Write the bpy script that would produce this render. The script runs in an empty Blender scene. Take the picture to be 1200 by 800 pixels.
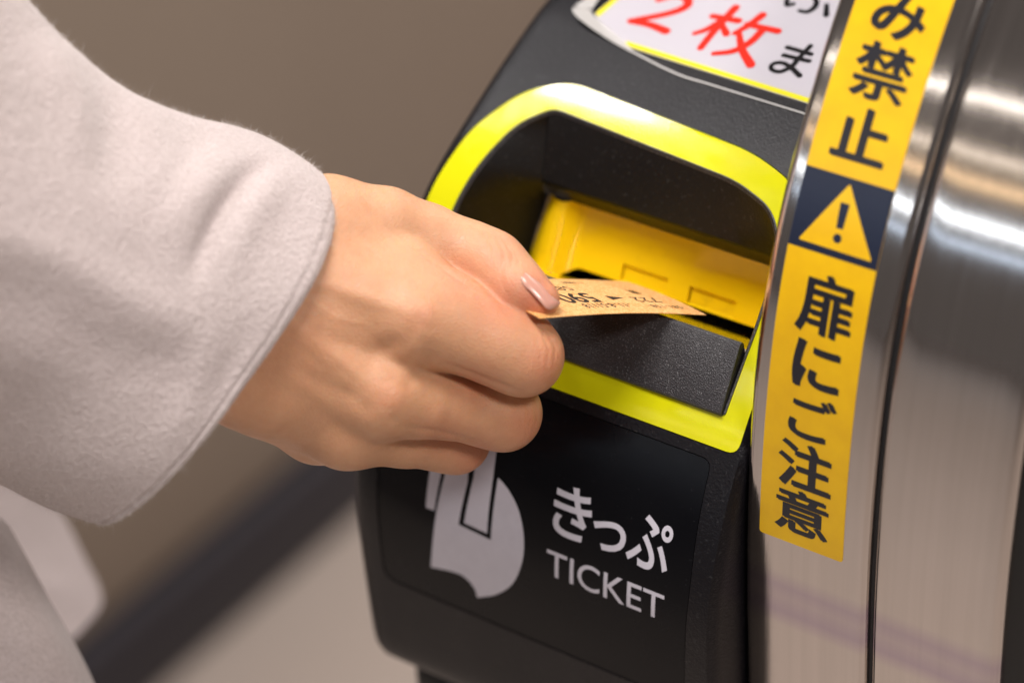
import bpy, bmesh, math, random
import numpy as np
from mathutils import Vector, Matrix
from mathutils.geometry import delaunay_2d_cdt

random.seed(7)
rng = np.random.default_rng(7)
scene = bpy.context.scene
COL = scene.collection

# ------------------------------------------------------------------ camera
# 100 mm lens about 0.7 m from the ticket slot, above and to the right of the gate's nose
CAM_POS = np.array([0.34382449, -0.50651451, 1.35486672])
RIGHT = np.array([0.81843119, 0.57249736, -0.04916464])
DOWN = np.array([0.29506933, -0.49215673, -0.81897243])
FWD = np.array([-0.49305627, 0.65576561, -0.57172283])
FPX = 3333.33                                   # focal length in pixels of a 1200 px wide frame
cam_data = bpy.data.cameras.new('camera')
cam_data.sensor_width = 36.0
cam_data.lens = 100.0
cam_data.clip_start = 0.02
cam_data.clip_end = 60.0
cam_data.dof.use_dof = True
cam_data.dof.focus_distance = 0.711
cam_data.dof.aperture_fstop = 5.6
cam_data.dof.aperture_blades = 9
cam = bpy.data.objects.new('camera', cam_data)
COL.objects.link(cam)
m = Matrix.Identity(4)
for i in range(3):
    m[i][0] = RIGHT[i]; m[i][1] = -DOWN[i]; m[i][2] = -FWD[i]; m[i][3] = CAM_POS[i]
cam.matrix_world = m
scene.camera = cam

# ------------------------------------------------------------------ world, lamps, exposure
world = bpy.data.worlds.new('World')
scene.world = world
world.use_nodes = True
bg = world.node_tree.nodes['Background']
bg.inputs['Color'].default_value = (0.60, 0.53, 0.50, 1)
bg.inputs['Strength'].default_value = 0.19


def lamp(name, loc, sx, sy, power, color, rot=(0, 0, 0), spread=180):
    d = bpy.data.lights.new(name, 'AREA')
    d.shape = 'RECTANGLE'; d.size = sx; d.size_y = sy
    d.energy = power; d.color = color
    d.spread = math.radians(spread)
    o = bpy.data.objects.new(name, d)
    o.location = loc; o.rotation_euler = rot
    COL.objects.link(o)
    return o


# rows of ceiling lamps over the concourse, running across the gates (along X)
lamp('ceiling_or_fill_lamp', (-1.75, 0.15, 2.6), 1.7, 0.06, 30, (1.0, 0.96, 0.95))
lamp('ceiling_or_fill_lamp', (-1.2, -2.05, 2.6), 3.4, 0.04, 5, (1.0, 0.92, 0.84))
lamp('ceiling_or_fill_lamp', (-1.2, -2.75, 2.6), 3.8, 0.06, 4, (1.0, 0.88, 0.74))
lamp('ceiling_or_fill_lamp', (-1.3, -3.25, 2.6), 4.2, 0.16, 7, (1.0, 0.70, 0.40))
lamp('ceiling_or_fill_lamp', (-2.2, -5.7, 2.6), 5.0, 0.5, 18, (0.62, 0.78, 1.0))
lamp('ceiling_or_fill_lamp', (-1.6, -4.4, 2.6), 5.0, 0.20, 36, (0.84, 0.92, 1.0))
# lamps over the aisle behind the camera and a fill row beyond the gates
lamp('ceiling_or_fill_lamp', (1.33, -0.66, 2.57), 0.42, 0.42, 30, (1.0, 0.94, 0.90))
lamp('ceiling_or_fill_lamp', (-0.08, -0.25, 2.6), 0.8, 0.45, 34, (1.0, 0.945, 0.91))
lamp('ceiling_or_fill_lamp', (-0.1, 2.2, 2.6), 2.6, 0.25, 54, (1.0, 0.93, 0.88))  # unseen fill row, added to brighten the brown side panel

vs = scene.view_settings
vs.view_transform = 'Standard'
vs.look = 'None'
vs.exposure = 0.0
vs.gamma = 1.0
vs.use_curve_mapping = False

# ------------------------------------------------------------------ helpers


def ray(px, py):
    return RIGHT * ((px - 600) / FPX) + DOWN * ((py - 400) / FPX) + FWD


def at(px, py, depth):
    """point seen in that direction at that distance (metres)"""
    return CAM_POS + ray(px, py) * depth


def cam_xyz(P):
    """world points (n,3) -> right, down, forward"""
    q = np.asarray(P) - CAM_POS
    return np.stack([q @ RIGHT, q @ DOWN, q @ FWD], -1)


def to_world(Q):
    Q = np.asarray(Q)
    return CAM_POS + Q[..., :1] * RIGHT + Q[..., 1:2] * DOWN + Q[..., 2:3] * FWD


def tag(o, label=None, cat=None, group=None, kind=None):
    if label: o['label'] = label
    if cat: o['category'] = cat
    if group: o['group'] = group
    if kind: o['kind'] = kind
    return o


def empty(name, loc):
    o = bpy.data.objects.new(name, None)
    o.location = loc
    o.empty_display_size = 0.05
    COL.objects.link(o)
    return o


def mesh_obj(name, verts, faces, mat, parent=None, smooth=True, sharp=None):
    me = bpy.data.meshes.new(name)
    me.from_pydata([tuple(v) for v in verts], [], [tuple(int(i) for i in f) for f in faces])
    me.validate()
    me.update()
    me.materials.append(mat)
    o = bpy.data.objects.new(name, me)
    COL.objects.link(o)
    if smooth:
        me.polygons.foreach_set('use_smooth', [True] * len(me.polygons))
        if sharp is not None:
            me.set_sharp_from_angle(angle=math.radians(sharp))
    if parent:
        child_of(o, parent)
    return o


def child_of(o, parent):
    """parent without moving: the meshes are written in world coordinates"""
    o.parent = parent
    o.matrix_parent_inverse = Matrix.Translation(-parent.location) if parent.type == 'EMPTY' else Matrix.Identity(4)
    return o


def catmull(P, n=10):
    P = np.asarray(P, float)
    P = np.vstack([2 * P[0] - P[1], P, 2 * P[-1] - P[-2]])
    out = []
    for i in range(1, len(P) - 2):
        p0, p1, p2, p3 = P[i - 1:i + 3]
        for t in np.linspace(0, 1, n, endpoint=False):
            out.append(.5 * ((2 * p1) + (-p0 + p2) * t + (2 * p0 - 5 * p1 + 4 * p2 - p3) * t * t + (-p0 + 3 * p1 - 3 * p2 + p3) * t ** 3))
    out.append(P[-2])
    return np.array(out)


class Profile:
    """a curve in the gate's side view, swept across the gate; all in mm, x across, s along the curve"""

    def __init__(self, pts, s0_index, n=12, soft=0.0):
        self.C = catmull(pts, n)
        if soft:                                        # even out the curvature over this many mm
            c0 = self.C.copy()
            l0 = np.concatenate([[0], np.cumsum(np.hypot(*np.diff(c0, axis=0).T))])
            for i in range(len(c0)):
                r_ = min(soft, l0[i], l0[-1] - l0[i])
                if r_ > .5:
                    q = l0[i] + np.linspace(-r_, r_, 25)
                    w = 1 - np.abs(np.linspace(-1, 1, 25))
                    self.C[i] = [np.sum(w * np.interp(q, l0, c0[:, c])) / w.sum() for c in (0, 1)]
        seg = np.hypot(*np.diff(self.C, axis=0).T)
        self.S = np.concatenate([[0], np.cumsum(seg)])
        self.S -= self.S[s0_index * n]
        t = np.gradient(self.C, axis=0)
        t /= np.linalg.norm(t, axis=1)[:, None]
        self.N = np.stack([-t[:, 1], t[:, 0]], 1)       # outward: -Y / +Z

    def at(self, x, s, off=0.0):
        x = np.asarray(x, float); s = np.asarray(s, float)
        y = np.interp(s, self.S, self.C[:, 0]); z = np.interp(s, self.S, self.C[:, 1])
        ny = np.interp(s, self.S, self.N[:, 0]); nz = np.interp(s, self.S, self.N[:, 1])
        l = np.hypot(ny, nz)
        return np.stack([x + 0 * s, y + off * ny / l, z + off * nz / l], -1) / 1000.0

    def shell(self, u, s, off=0.0, xl=None, xr=None, r=5.0, r2=None):
        """like at(), but u runs on round the filleted left and right ends"""
        u = np.asarray(u, float).copy(); s = np.asarray(s, float)
        x = u.copy(); o = np.zeros_like(u) + off
        if xl is not None:
            a = np.clip((xl + r - u) / r, 0, None)
            q = np.minimum(a, math.pi / 2)
            x = np.where(a > 0, xl + r - r * np.sin(q), x)
            o = np.where(a > 0, off - r * (1 - np.cos(q)) - np.maximum(a - math.pi / 2, 0) * r, o)
        if xr is not None:
            r = r2 or r
            a = np.clip((u - (xr - r)) / r, 0, None)
            q = np.minimum(a, math.pi / 2)
            x = np.where(a > 0, xr - r + r * np.sin(q), x)
            o = np.where(a > 0, off - r * (1 - np.cos(q)) - np.maximum(a - math.pi / 2, 0) * r, o)
        return self.at(x, s, o)


def inside(poly, pts):
    poly = np.asarray(poly); x, y = pts[:, 0], pts[:, 1]
    c = np.zeros(len(pts), bool)
    j = len(poly) - 1
    for i in range(len(poly)):
        xi, yi = poly[i]; xj, yj = poly[j]
        cond = ((yi > y) != (yj > y)) & (x < (xj - xi) * (y - yi) / (yj - yi + 1e-12) + xi)
        c ^= cond
        j = i
    return c


def resample(poly, step):
    poly = np.asarray(poly, float); out = []
    for i in range(len(poly)):
        a, b = poly[i], poly[(i + 1) % len(poly)]
        n = max(1, int(np.linalg.norm(b - a) / step))
        for t in range(n):
            out.append(a + (b - a) * t / n)
    return np.array(out)


def fill(outer, holes=(), step=3.0):
    """triangulated 2D region with inner points; returns verts2d, tris, boundary edges"""
    loops = [resample(outer, step)] + [resample(h, step) for h in holes]
    V = []; E = []
    for L in loops:
        b = len(V)
        V += [tuple(p) for p in L]
        E += [(b + i, b + (i + 1) % len(L)) for i in range(len(L))]
    lo = np.min(loops[0], 0); hi = np.max(loops[0], 0)
    gx = np.arange(lo[0] + step / 2, hi[0], step); gy = np.arange(lo[1] + step / 2, hi[1], step)
    if len(gx) and len(gy):
        G = np.stack(np.meshgrid(gx, gy), -1).reshape(-1, 2)
        k = inside(loops[0], G)
        for h in loops[1:]:
            k &= ~inside(h, G)
        allb = np.array(V)
        G = G[k]
        if len(G):
            d = np.min(np.linalg.norm(G[:, None] - allb[None], axis=2), 1)
            V += [tuple(p) for p in G[d > step * .45]]
    r = delaunay_2d_cdt([Vector(v) for v in V], E, [], 0, 1e-6)
    v2 = np.array([tuple(v) for v in r[0]])
    T = np.array([f for f in r[2]])
    c = v2[T].mean(1)
    k = inside(loops[0], c)
    for h in loops[1:]:
        k &= ~inside(h, c)
    T = T[k]
    a = v2[T]
    area = (a[:, 1, 0] - a[:, 0, 0]) * (a[:, 2, 1] - a[:, 0, 1]) - (a[:, 2, 0] - a[:, 0, 0]) * (a[:, 1, 1] - a[:, 0, 1])
    T[area < 0] = T[area < 0][:, ::-1]
    cnt = {}
    for t in T:
        for i in range(3):
            e = (t[i], t[(i + 1) % 3])
            cnt[e] = 1
    bnd = [e for e in cnt if (e[1], e[0]) not in cnt]
    return v2, T, bnd


def patch(name, mat, mapf, outer, holes=(), step=3.0, top=0.0, rim=1.0, parent=None, bevel=0.0, sharp=40):
    """a sheet on a swept surface with real edges: mapf(u, s, offset) -> world"""
    v2, T, B = fill(outer, holes, step)
    n = len(v2)
    V = [mapf(v2[:, 0], v2[:, 1], top)]
    F = [tuple(t) for t in T]
    if rim:
        V.append(mapf(v2[:, 0], v2[:, 1], top - rim))
        for a, b in B:
            F.append((b, a, a + n, b + n))
    o = mesh_obj(name, np.vstack(V), F, mat, parent, True, sharp)
    bm = bmesh.new(); bm.from_mesh(o.data)
    loose = [v for v in bm.verts if not v.link_faces]
    bmesh.ops.delete(bm, geom=loose, context='VERTS')
    bm.to_mesh(o.data); bm.free()
    if sharp is not None:
        o.data.set_sharp_from_angle(angle=math.radians(sharp))
    return o


def round_poly(pts, r, n=6):
    """rounded corners; r one value or a list"""
    pts = [np.array(p, float) for p in pts]; out = []
    for i, p in enumerate(pts):
        rr = r[i] if isinstance(r, (list, tuple)) else r
        a = pts[i - 1]; b = pts[(i + 1) % len(pts)]
        da = (a - p) / np.linalg.norm(a - p); db = (b - p) / np.linalg.norm(b - p)
        if rr <= 0:
            out.append(p); continue
        p0, p1 = p + da * rr, p + db * rr
        for t in np.linspace(0, 1, n):
            out.append((1 - t) ** 2 * p0 + 2 * t * (1 - t) * p + t * t * p1)
    return np.array(out)


def offset_loop(L, d):
    """move a closed loop inwards (d > 0 shrinks a counter-clockwise loop)"""
    L = np.asarray(L, float)
    A = 0.5 * np.sum(L[:, 0] * np.roll(L[:, 1], -1) - np.roll(L[:, 0], -1) * L[:, 1])
    t = np.roll(L, -1, 0) - np.roll(L, 1, 0)
    t /= np.linalg.norm(t, axis=1)[:, None] + 1e-12
    nrm = np.stack([-t[:, 1], t[:, 0]], 1) * (1 if A > 0 else -1)
    return L + nrm * d


def stroke(pts, w, n=8, taper=None):
    """2D brush stroke polygon with round ends; w = width (one or per point)"""
    P = catmull(pts, n) if len(pts) > 2 else np.array([np.array(pts[0]) * (1 - t) + np.array(pts[1]) * t for t in np.linspace(0, 1, 8)])
    W = np.interp(np.linspace(0, 1, len(P)), np.linspace(0, 1, len(w)), w) if isinstance(w, (list, tuple)) else np.full(len(P), w)
    t = np.gradient(P, axis=0); t /= np.linalg.norm(t, axis=1)[:, None]
    nr = np.stack([-t[:, 1], t[:, 0]], 1)
    L = P + nr * W[:, None] / 2; Rr = P - nr * W[:, None] / 2
    V = []; F = []
    for i in range(len(P)):
        V += [L[i], Rr[i]]
        if i: F.append((2 * i - 2, 2 * i - 1, 2 * i + 1, 2 * i))
    for idx, sgn in ((0, -1), (len(P) - 1, 1)):
        b = len(V)
        V.append(P[idx])
        a0 = math.atan2(nr[idx, 1], nr[idx, 0])
        k = 9
        for j in range(k):
            a = a0 - sgn * math.pi * j / (k - 1)
            V.append(P[idx] + np.array([math.cos(a), math.sin(a)]) * W[idx] / 2)
        for j in range(k - 1):
            f = (b, b + 1 + j, b + 2 + j)
            F.append(f if sgn < 0 else f[::-1])
    return np.array(V), F


def join2d(parts):
    V = []; F = []; b = 0
    for v, f in parts:
        V.append(np.asarray(v)); F += [tuple(i + b for i in q) for q in f]; b += len(v)
    return np.vstack(V), F


def flat_mesh(name, V2, F, mapf, mat, parent, off):
    P = mapf(V2[:, 0], V2[:, 1], off)
    o = mesh_obj(name, P, F, mat, parent, False)
    bm = bmesh.new(); bm.from_mesh(o.data)
    bmesh.ops.recalc_face_normals(bm, faces=bm.faces)
    bm.to_mesh(o.data); bm.free()
    return o


def text2d(body, weight=0.0, cut=None, shear=0.0, extend=None):
    """flat letter mesh, unit em, lower-left origin of its box; returns verts (n,2) scaled to a box height 1 and faces"""
    cu = bpy.data.curves.new('t', 'FONT')
    cu.body = body; cu.size = 1.0; cu.offset = weight; cu.resolution_u = 5; cu.shear = shear
    cu.fill_mode = 'FRONT'
    ob = bpy.data.objects.new('t', cu)
    COL.objects.link(ob)
    dg = bpy.context.evaluated_depsgraph_get()
    me = bpy.data.meshes.new_from_object(ob.evaluated_get(dg))
    bpy.data.objects.remove(ob); bpy.data.curves.remove(cu)
    bm = bmesh.new(); bm.from_mesh(me); bpy.data.meshes.remove(me)
    if cut:
        zs = [v.co.y for v in bm.verts]
        if zs:
            for y in np.linspace(min(zs), max(zs), cut)[1:-1]:
                bmesh.ops.bisect_plane(bm, geom=bm.verts[:] + bm.edges[:] + bm.faces[:], plane_co=(0, y, 0), plane_no=(0, 1, 0))
    bmesh.ops.triangulate(bm, faces=bm.faces)
    bm.verts.ensure_lookup_table()
    for i, v in enumerate(bm.verts): v.index = i
    V = np.array([(v.co.x, v.co.y) for v in bm.verts]).reshape(-1, 2)
    F = [tuple(v.index for v in f.verts) for f in bm.faces]
    bm.free()
    return V, F


def fit_box(V, x0, x1, y0, y1):
    lo = V.min(0); hi = V.max(0)
    return np.array([x0, y0]) + (V - lo) / (hi - lo) * np.array([x1 - x0, y1 - y0])


# ------------------------------------------------------------------ materials
MATS = {}


def mat(name, base, rough=.5, metallic=0.0, **kw):
    mt = bpy.data.materials.new(name)
    mt.use_nodes = True
    b = mt.node_tree.nodes['Principled BSDF']
    b.inputs['Base Color'].default_value = (*base, 1)
    b.inputs['Roughness'].default_value = rough
    b.inputs['Metallic'].default_value = metallic
    for k, v in kw.items():
        b.inputs[k].default_value = v
    MATS[name] = mt
    return mt


class N:
    def __init__(self, mt):
        self.mt = mt; self.t = mt.node_tree; self.b = self.t.nodes['Principled BSDF']

    def node(self, typ, **kw):
        n = self.t.nodes.new(typ)
        for k, v in kw.items():
            if k in n.inputs: n.inputs[k].default_value = v
            else: setattr(n, k, v)
        return n

    def link(self, a, b): self.t.links.new(a, b)

    def coords(self, scale=(1, 1, 1), rot=(0, 0, 0), src='Object'):
        tc = self.node('ShaderNodeTexCoord'); mp = self.node('ShaderNodeMapping')
        mp.inputs['Scale'].default_value = scale; mp.inputs['Rotation'].default_value = rot
        self.link(tc.outputs[src], mp.inputs['Vector'])
        return mp.outputs['Vector']

    def noise(self, vec, scale, detail=3.0, rough=.5, dist=0.0):
        n = self.node('ShaderNodeTexNoise'); n.inputs['Scale'].default_value = scale
        n.inputs['Detail'].default_value = detail; n.inputs['Roughness'].default_value = rough
        n.inputs['Distortion'].default_value = dist
        self.link(vec, n.inputs['Vector']); return n.outputs['Fac']

    def ramp(self, fac, stops):
        n = self.node('ShaderNodeValToRGB')
        cr = n.color_ramp
        while len(cr.elements) < len(stops): cr.elements.new(.5)
        for e, (p, c) in zip(cr.elements, stops):
            e.position = p; e.color = (*c, 1) if len(c) == 3 else c
        self.link(fac, n.inputs['Fac']); return n.outputs['Color']

    def maprange(self, v, a, b, c, d):
        n = self.node('ShaderNodeMapRange')
        n.inputs['From Min'].default_value = a; n.inputs['From Max'].default_value = b
        n.inputs['To Min'].default_value = c; n.inputs['To Max'].default_value = d
        self.link(v, n.inputs['Value']); return n.outputs['Result']

    def mix(self, fac, a, b, blend='MIX'):
        n = self.node('ShaderNodeMix', data_type='RGBA', blend_type=blend)
        if isinstance(fac, (int, float)): n.inputs[0].default_value = fac
        else: self.link(fac, n.inputs[0])
        for i, v in ((6, a), (7, b)):
            if isinstance(v, tuple): n.inputs[i].default_value = (*v, 1)
            else: self.link(v, n.inputs[i])
        return n.outputs[2]

    def bump(self, h, strength, dist, normal=None):
        n = self.node('ShaderNodeBump'); n.inputs['Strength'].default_value = strength
        n.inputs['Distance'].default_value = dist
        self.link(h, n.inputs['Height'])
        if normal is not None: self.link(normal, n.inputs['Normal'])
        self.link(n.outputs['Normal'], self.b.inputs['Normal'])
        return n.outputs['Normal']


def m_grain(name, base, rough, scale, dist, spec=.5, speck=0.0):
    """moulded black plastic with a leather grain"""
    mt = mat(name, base, rough); n = N(mt)
    mt.node_tree.nodes['Principled BSDF'].inputs['Specular IOR Level'].default_value = spec
    v = n.coords()
    vo = n.node('ShaderNodeTexVoronoi', feature='SMOOTH_F1'); vo.inputs['Scale'].default_value = scale
    n.link(v, vo.inputs['Vector'])
    no = n.noise(v, scale * 1.7, 2)
    a = n.node('ShaderNodeMath', operation='ADD'); n.link(vo.outputs['Distance'], a.inputs[0]); n.link(no, a.inputs[1])
    n.bump(a.outputs[0], .55, dist)
    sm = n.noise(v, 26, 4, .6)
    n.link(n.maprange(sm, .3, .75, rough - .07, rough + .1), n.b.inputs['Roughness'])
    # dust and finger marks
    d = n.noise(v, 2600 if speck else 900, 2, .6)
    du = n.ramp(d, [(.60, base), (.74, tuple(c + .018 + speck for c in base))])
    n.link(du, n.b.inputs['Base Color'])
    return mt


M_NOSE = m_grain('nose plastic', (.0042, .0036, .0054), .37, 1500, .00018, .27)
M_DECK = m_grain('deck plastic', (.017, .015, .018), .40, 3000, .00030, .6, .16)
M_INNER = m_grain('recess plastic', (.0050, .0042, .0044), .48, 1900, .0001, .24)
M_BLACK = mat('black moulding', (.006, .006, .0065), .5)
M_VOID = mat('dark interior', (.002, .002, .002), .8)

M_PANEL = mat('gloss black panel', (.0028, .0028, .0040), .22)
n = N(M_PANEL)
v = n.coords()
n.link(n.maprange(n.noise(v, 40, 4, .6), .3, .75, .20, .31), n.b.inputs['Roughness'])
n.bump(n.noise(v, 1400, 2), .05, .0001)
n.b.inputs['Specular IOR Level'].default_value = .16
dst = n.noise(v, 1300, 2, .6)
n.link(n.ramp(dst, [(.70, (.0028, .0028, .0040)), (.80, (.03, .03, .034))]), n.b.inputs['Base Color'])

M_LIME = mat('lime yellow gloss', (.58, .56, .004), .2)
n = N(M_LIME)
v = n.coords()
g = n.noise(v, 60, 5, .65)
n.link(n.mix(n.maprange(g, .52, .78, 0, .5), (.58, .56, .004), (.46, .44, .010)), n.b.inputs['Base Color'])
n.link(n.maprange(n.noise(v, 180, 4, .7), .3, .75, .07, .15), n.b.inputs['Roughness'])
n.bump(n.noise(v, 300, 3), .03, .0002)

M_INSERT = mat('amber yellow gloss', (.76, .50, .004), .24)
n = N(M_INSERT)
v = n.coords()
g = n.noise(v, 90, 5, .7)
n.link(n.mix(n.maprange(g, .58, .76, 0, .55), (.76, .50, .004), (.44, .27, .01)), n.b.inputs['Base Color'])
n.link(n.maprange(n.noise(v, 200, 4, .7), .3, .75, .10, .24), n.b.inputs['Roughness'])

M_WHITEINK = mat('grey white print', (.60, .57, .64), .35)
n = N(M_WHITEINK)
v = n.coords()
n.link(n.ramp(n.noise(v, 220, 5, .65), [(.35, (.58, .56, .63)), (.75, (.54, .52, .59))]), n.b.inputs['Base Color'])
M_PAPER = mat('white laminated paper', (.58, .565, .60), .22)
n = N(M_PAPER); n.bump(n.noise(n.coords(), 70, 3), .12, .0006)
M_BORDER = mat('yellow printed border', (.80, .74, .01), .25)
M_RED = mat('red print', (.74, .035, .018), .25)
M_INK = mat('black print', (.012, .011, .012), .25)
M_TICKINK = mat('ticket ink', (.02, .014, .010), .5)
M_LABEL = mat('amber label film', (.80, .47, .004), .28)
n = N(M_LABEL)
v = n.coords()
n.link(n.ramp(n.noise(v, 120, 5, .6), [(.3, (.82, .49, .004)), (.8, (.72, .40, .006))]), n.b.inputs['Base Color'])
M_NAVY = mat('navy label film', (.010, .015, .036), .3)
M_LABINK = mat('label ink', (.014, .014, .020), .3)

# brushed stainless steel
M_STEEL = mat('brushed stainless steel', (.55, .50, .47), .27, 1.0)
n = N(M_STEEL)
vb = n.coords((4200, 22, 22))
br = n.noise(vb, 1.0, 3, .6)
vs2 = n.coords((300, 5, 5))
br2 = n.noise(vs2, 1.0, 4, .6)
n.link(n.maprange(br, .25, .75, .07, .15), n.b.inputs['Roughness'])
n.bump(br, .14, .00008)
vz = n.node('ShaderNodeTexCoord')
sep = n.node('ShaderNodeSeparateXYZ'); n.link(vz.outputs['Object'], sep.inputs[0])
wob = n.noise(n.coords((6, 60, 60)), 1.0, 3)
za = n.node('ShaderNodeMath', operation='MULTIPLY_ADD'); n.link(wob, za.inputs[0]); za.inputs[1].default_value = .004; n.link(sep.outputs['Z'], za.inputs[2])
# a violet reflection painted into the steel colour across the plates at waist height
refl = n.ramp(n.maprange(za.outputs[0], .878, .896, 0, 1), [(0, (0, 0, 0)), (.25, (1, 1, 1)), (.5, (.55, .55, .55)), (.72, (.9, .9, .9)), (1, (0, 0, 0))])
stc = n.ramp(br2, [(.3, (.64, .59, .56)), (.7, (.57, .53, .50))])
n.link(n.mix(n.mix(.5, (0, 0, 0), refl), stc, (.36, .27, .42)), n.b.inputs['Base Color'])
M_STEELEDGE = mat('steel edge trim', (.52, .50, .50), .22, 1.0)
M_RUBBER = mat('seam rubber', (.012, .012, .014), .55)

# laminate film: thin clear plastic
M_FILM = bpy.data.materials.new('clear laminate film'); M_FILM.use_nodes = True
t = M_FILM.node_tree; t.nodes.clear()
out = t.nodes.new('ShaderNodeOutputMaterial'); mx = t.nodes.new('ShaderNodeMixShader')
tr = t.nodes.new('ShaderNodeBsdfTransparent'); tr.inputs[0].default_value = (.93, .92, .93, 1)
gl = t.nodes.new('ShaderNodeBsdfGlossy'); gl.inputs['Roughness'].default_value = .16
fr = t.nodes.new('ShaderNodeFresnel'); fr.inputs['IOR'].default_value = 1.5
t.links.new(fr.outputs[0], mx.inputs[0]); t.links.new(tr.outputs[0], mx.inputs[1]); t.links.new(gl.outputs[0], mx.inputs[2])
t.links.new(mx.outputs[0], out.inputs[0])
M_FILMEDGE = mat('cloudy film edge', (.62, .60, .58), .25)
M_FILMEDGE.node_tree.nodes['Principled BSDF'].inputs['Alpha'].default_value = .62

# ------------------------------------------------------------------ setting: floor and the gate across the aisle
M_FLOOR = mat('beige floor', (.50, .40, .335), .42)
n = N(M_FLOOR)
v = n.coords()
n.link(n.ramp(n.noise(v, 3.0, 5, .6), [(.3, (.50, .42, .37)), (.7, (.45, .375, .33))]), n.b.inputs['Base Color'])
floor = mesh_obj('floor', [(-9, -9, 0), (9, -9, 0), (9, 9, 0), (-9, 9, 0)], [(0, 1, 2, 3)], M_FLOOR, None, False)
tag(floor, kind='structure')


def box(name, lo, hi, mt, parent=None, bev=0.0, seg=2):
    bm = bmesh.new()
    bmesh.ops.create_cube(bm, size=1)
    for vtx in bm.verts:
        vtx.co = Vector([(lo[i] + hi[i]) / 2 + vtx.co[i] * (hi[i] - lo[i]) for i in range(3)])
    if bev:
        bmesh.ops.bevel(bm, geom=bm.edges[:], offset=bev, segments=seg, affect='EDGES', profile=.5)
    me = bpy.data.meshes.new(name); bm.to_mesh(me); bm.free()
    me.materials.append(mt)
    o = bpy.data.objects.new(name, me); COL.objects.link(o)
    if bev:
        me.polygons.foreach_set('use_smooth', [True] * len(me.polygons)); me.set_sharp_from_angle(angle=math.radians(40))
    if parent: child_of(o, parent)
    return o


M_BROWN = mat('brown enamel panel', (.155, .105, .070), .5)
n = N(M_BROWN)
n.link(n.ramp(n.noise(n.coords(), 2.2, 4, .6), [(.3, (.34, .272, .215)), (.7, (.305, .242, .19))]), n.b.inputs['Base Color'])
M_PLINTH = mat('dark plinth', (.026, .023, .032), .5)
nb = empty('ticket_gate', (-.95, .9, 0))
tag(nb, 'blurred brown side of the next gate across the aisle', 'ticket gate')
box('side_panel', (-1.15, -.15, .081), (-.80, 1.9, 1.03), M_BROWN, nb, .012)
box('plinth', (-1.13, -.13, 0), (-.79, 1.88, .078), M_PLINTH, nb, .006)

# ------------------------------------------------------------------ the ticket gate
gate = empty('ticket_gate', (.03, .15, 0))
tag(gate, 'black nosed ticket gate with lime ringed slot and stainless steel panels', 'ticket gate')

# nose profile in the side view (Y, Z in mm), from underneath, up the front and over the top
NOSE = Profile([(60, 812), (0, 812), (-22, 812.5), (-32, 814.2), (-36.6, 817.2), (-38.6, 821.5), (-39.5, 828.4), (-40.8, 849.9), (-41.5, 869.7), (-40.4, 886), (-34.5, 905.5),
                (-24.5, 924), (-13, 939), (-1.5, 951.9), (5.5, 957.5), (15.2, 963.0), (27.1, 969.0), (37.3, 974.0), (50.7, 979.7), (59.9, 983), (90, 990.5), (130, 997), (190, 1001)], 5, soft=5.0)
# s = 0 sits at the foot of the front face; shift so that s matches the measured feature positions
NOSE.S += 2.2
XL, XR = -65.5, 51.4
S_LO = float(NOSE.S[0]); S_HI = float(NOSE.S[-1])


def nose(u, s, off=0.0):
    return NOSE.shell(u, s, off, XL, XR, 5.5, 1.8)


# lime ring loops (x, s), counter-clockwise
RING_OUT = round_poly([(-61.6, 108.4), (49.2, 108.4), (49.2, 150), (45.5, 170), (33, 181.0), (18.5, 185.9), (-41, 190.4), (-52.5, 183), (-60.0, 168), (-61.8, 150)],
                      [3.5, 3.5, 8, 7, 6, 6, 6, 6, 6, 6])
RING_IN = round_poly([(-52.9, 117.0), (42.7, 117.0), (43.2, 145), (40.5, 161), (32, 171.8), (19, 176.4), (-40.5, 180.9), (-48, 173.5), (-51.6, 160), (-52.8, 145)],
                     [.8, .8, 8, 6, 5, 5, 3.0, 5, 6, 6])
PANEL = round_poly([(-55.6, 31.9), (43.0, 31.9), (44.4, 70), (42.8, 105.4), (-54.5, 105.4)], [5, 3, 6, 3, 3])

uL = XL - 30; uR = XR + 30
shell = patch('nose_shell', M_NOSE, nose, [(uL, S_LO + .5), (uR, S_LO + .5), (uR, S_HI - .5), (uL, S_HI - .5)], [RING_OUT, PANEL], 3.0, 0, 1.6, gate, sharp=50)
# seats closing the narrow grooves round ring and panel
patch('groove_seat', M_VOID, nose, offset_loop(RING_OUT, -1.0), [offset_loop(RING_IN, .3)], 3.0, -1.4, 0, gate)
patch('groove_seat', M_VOID, nose, offset_loop(PANEL, -1.0), [], 3.0, -1.4, 0, gate)
patch('lime_ring', M_LIME, nose, offset_loop(RING_OUT, .22), [RING_IN], 2.0, -.12, 1.2, gate)
panel = patch('instruction_panel', M_PANEL, nose, offset_loop(PANEL, .28), [], 3.0, -.25, 1.1, gate)
# black rim between ring and recess
RIM_IN = offset_loop(RING_IN, 1.1)
v_out = nose(RING_IN[:, 0], RING_IN[:, 1], .25); v_mid = nose(offset_loop(RING_IN, .45)[:, 0], offset_loop(RING_IN, .45)[:, 1], .45)
v_in = nose(RIM_IN[:, 0], RIM_IN[:, 1], -.5); v_lo = nose(RING_IN[:, 0], RING_IN[:, 1], -1.0)
k = len(RING_IN); F = []
for r in range(3):
    for i in range(k):
        j = (i + 1) % k
        F.append((r * k + i, r * k + j, (r + 1) * k + j, (r + 1) * k + i))
mesh_obj('recess_rim', np.vstack([v_lo, v_out, v_mid, v_in]), F, M_DECK, gate, True, 40)

# ---- the recess: hood face, left and right walls, all meeting the rim
mm = .001


def yz(x, p): return np.array([x, p[0], p[1]]) * mm


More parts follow.
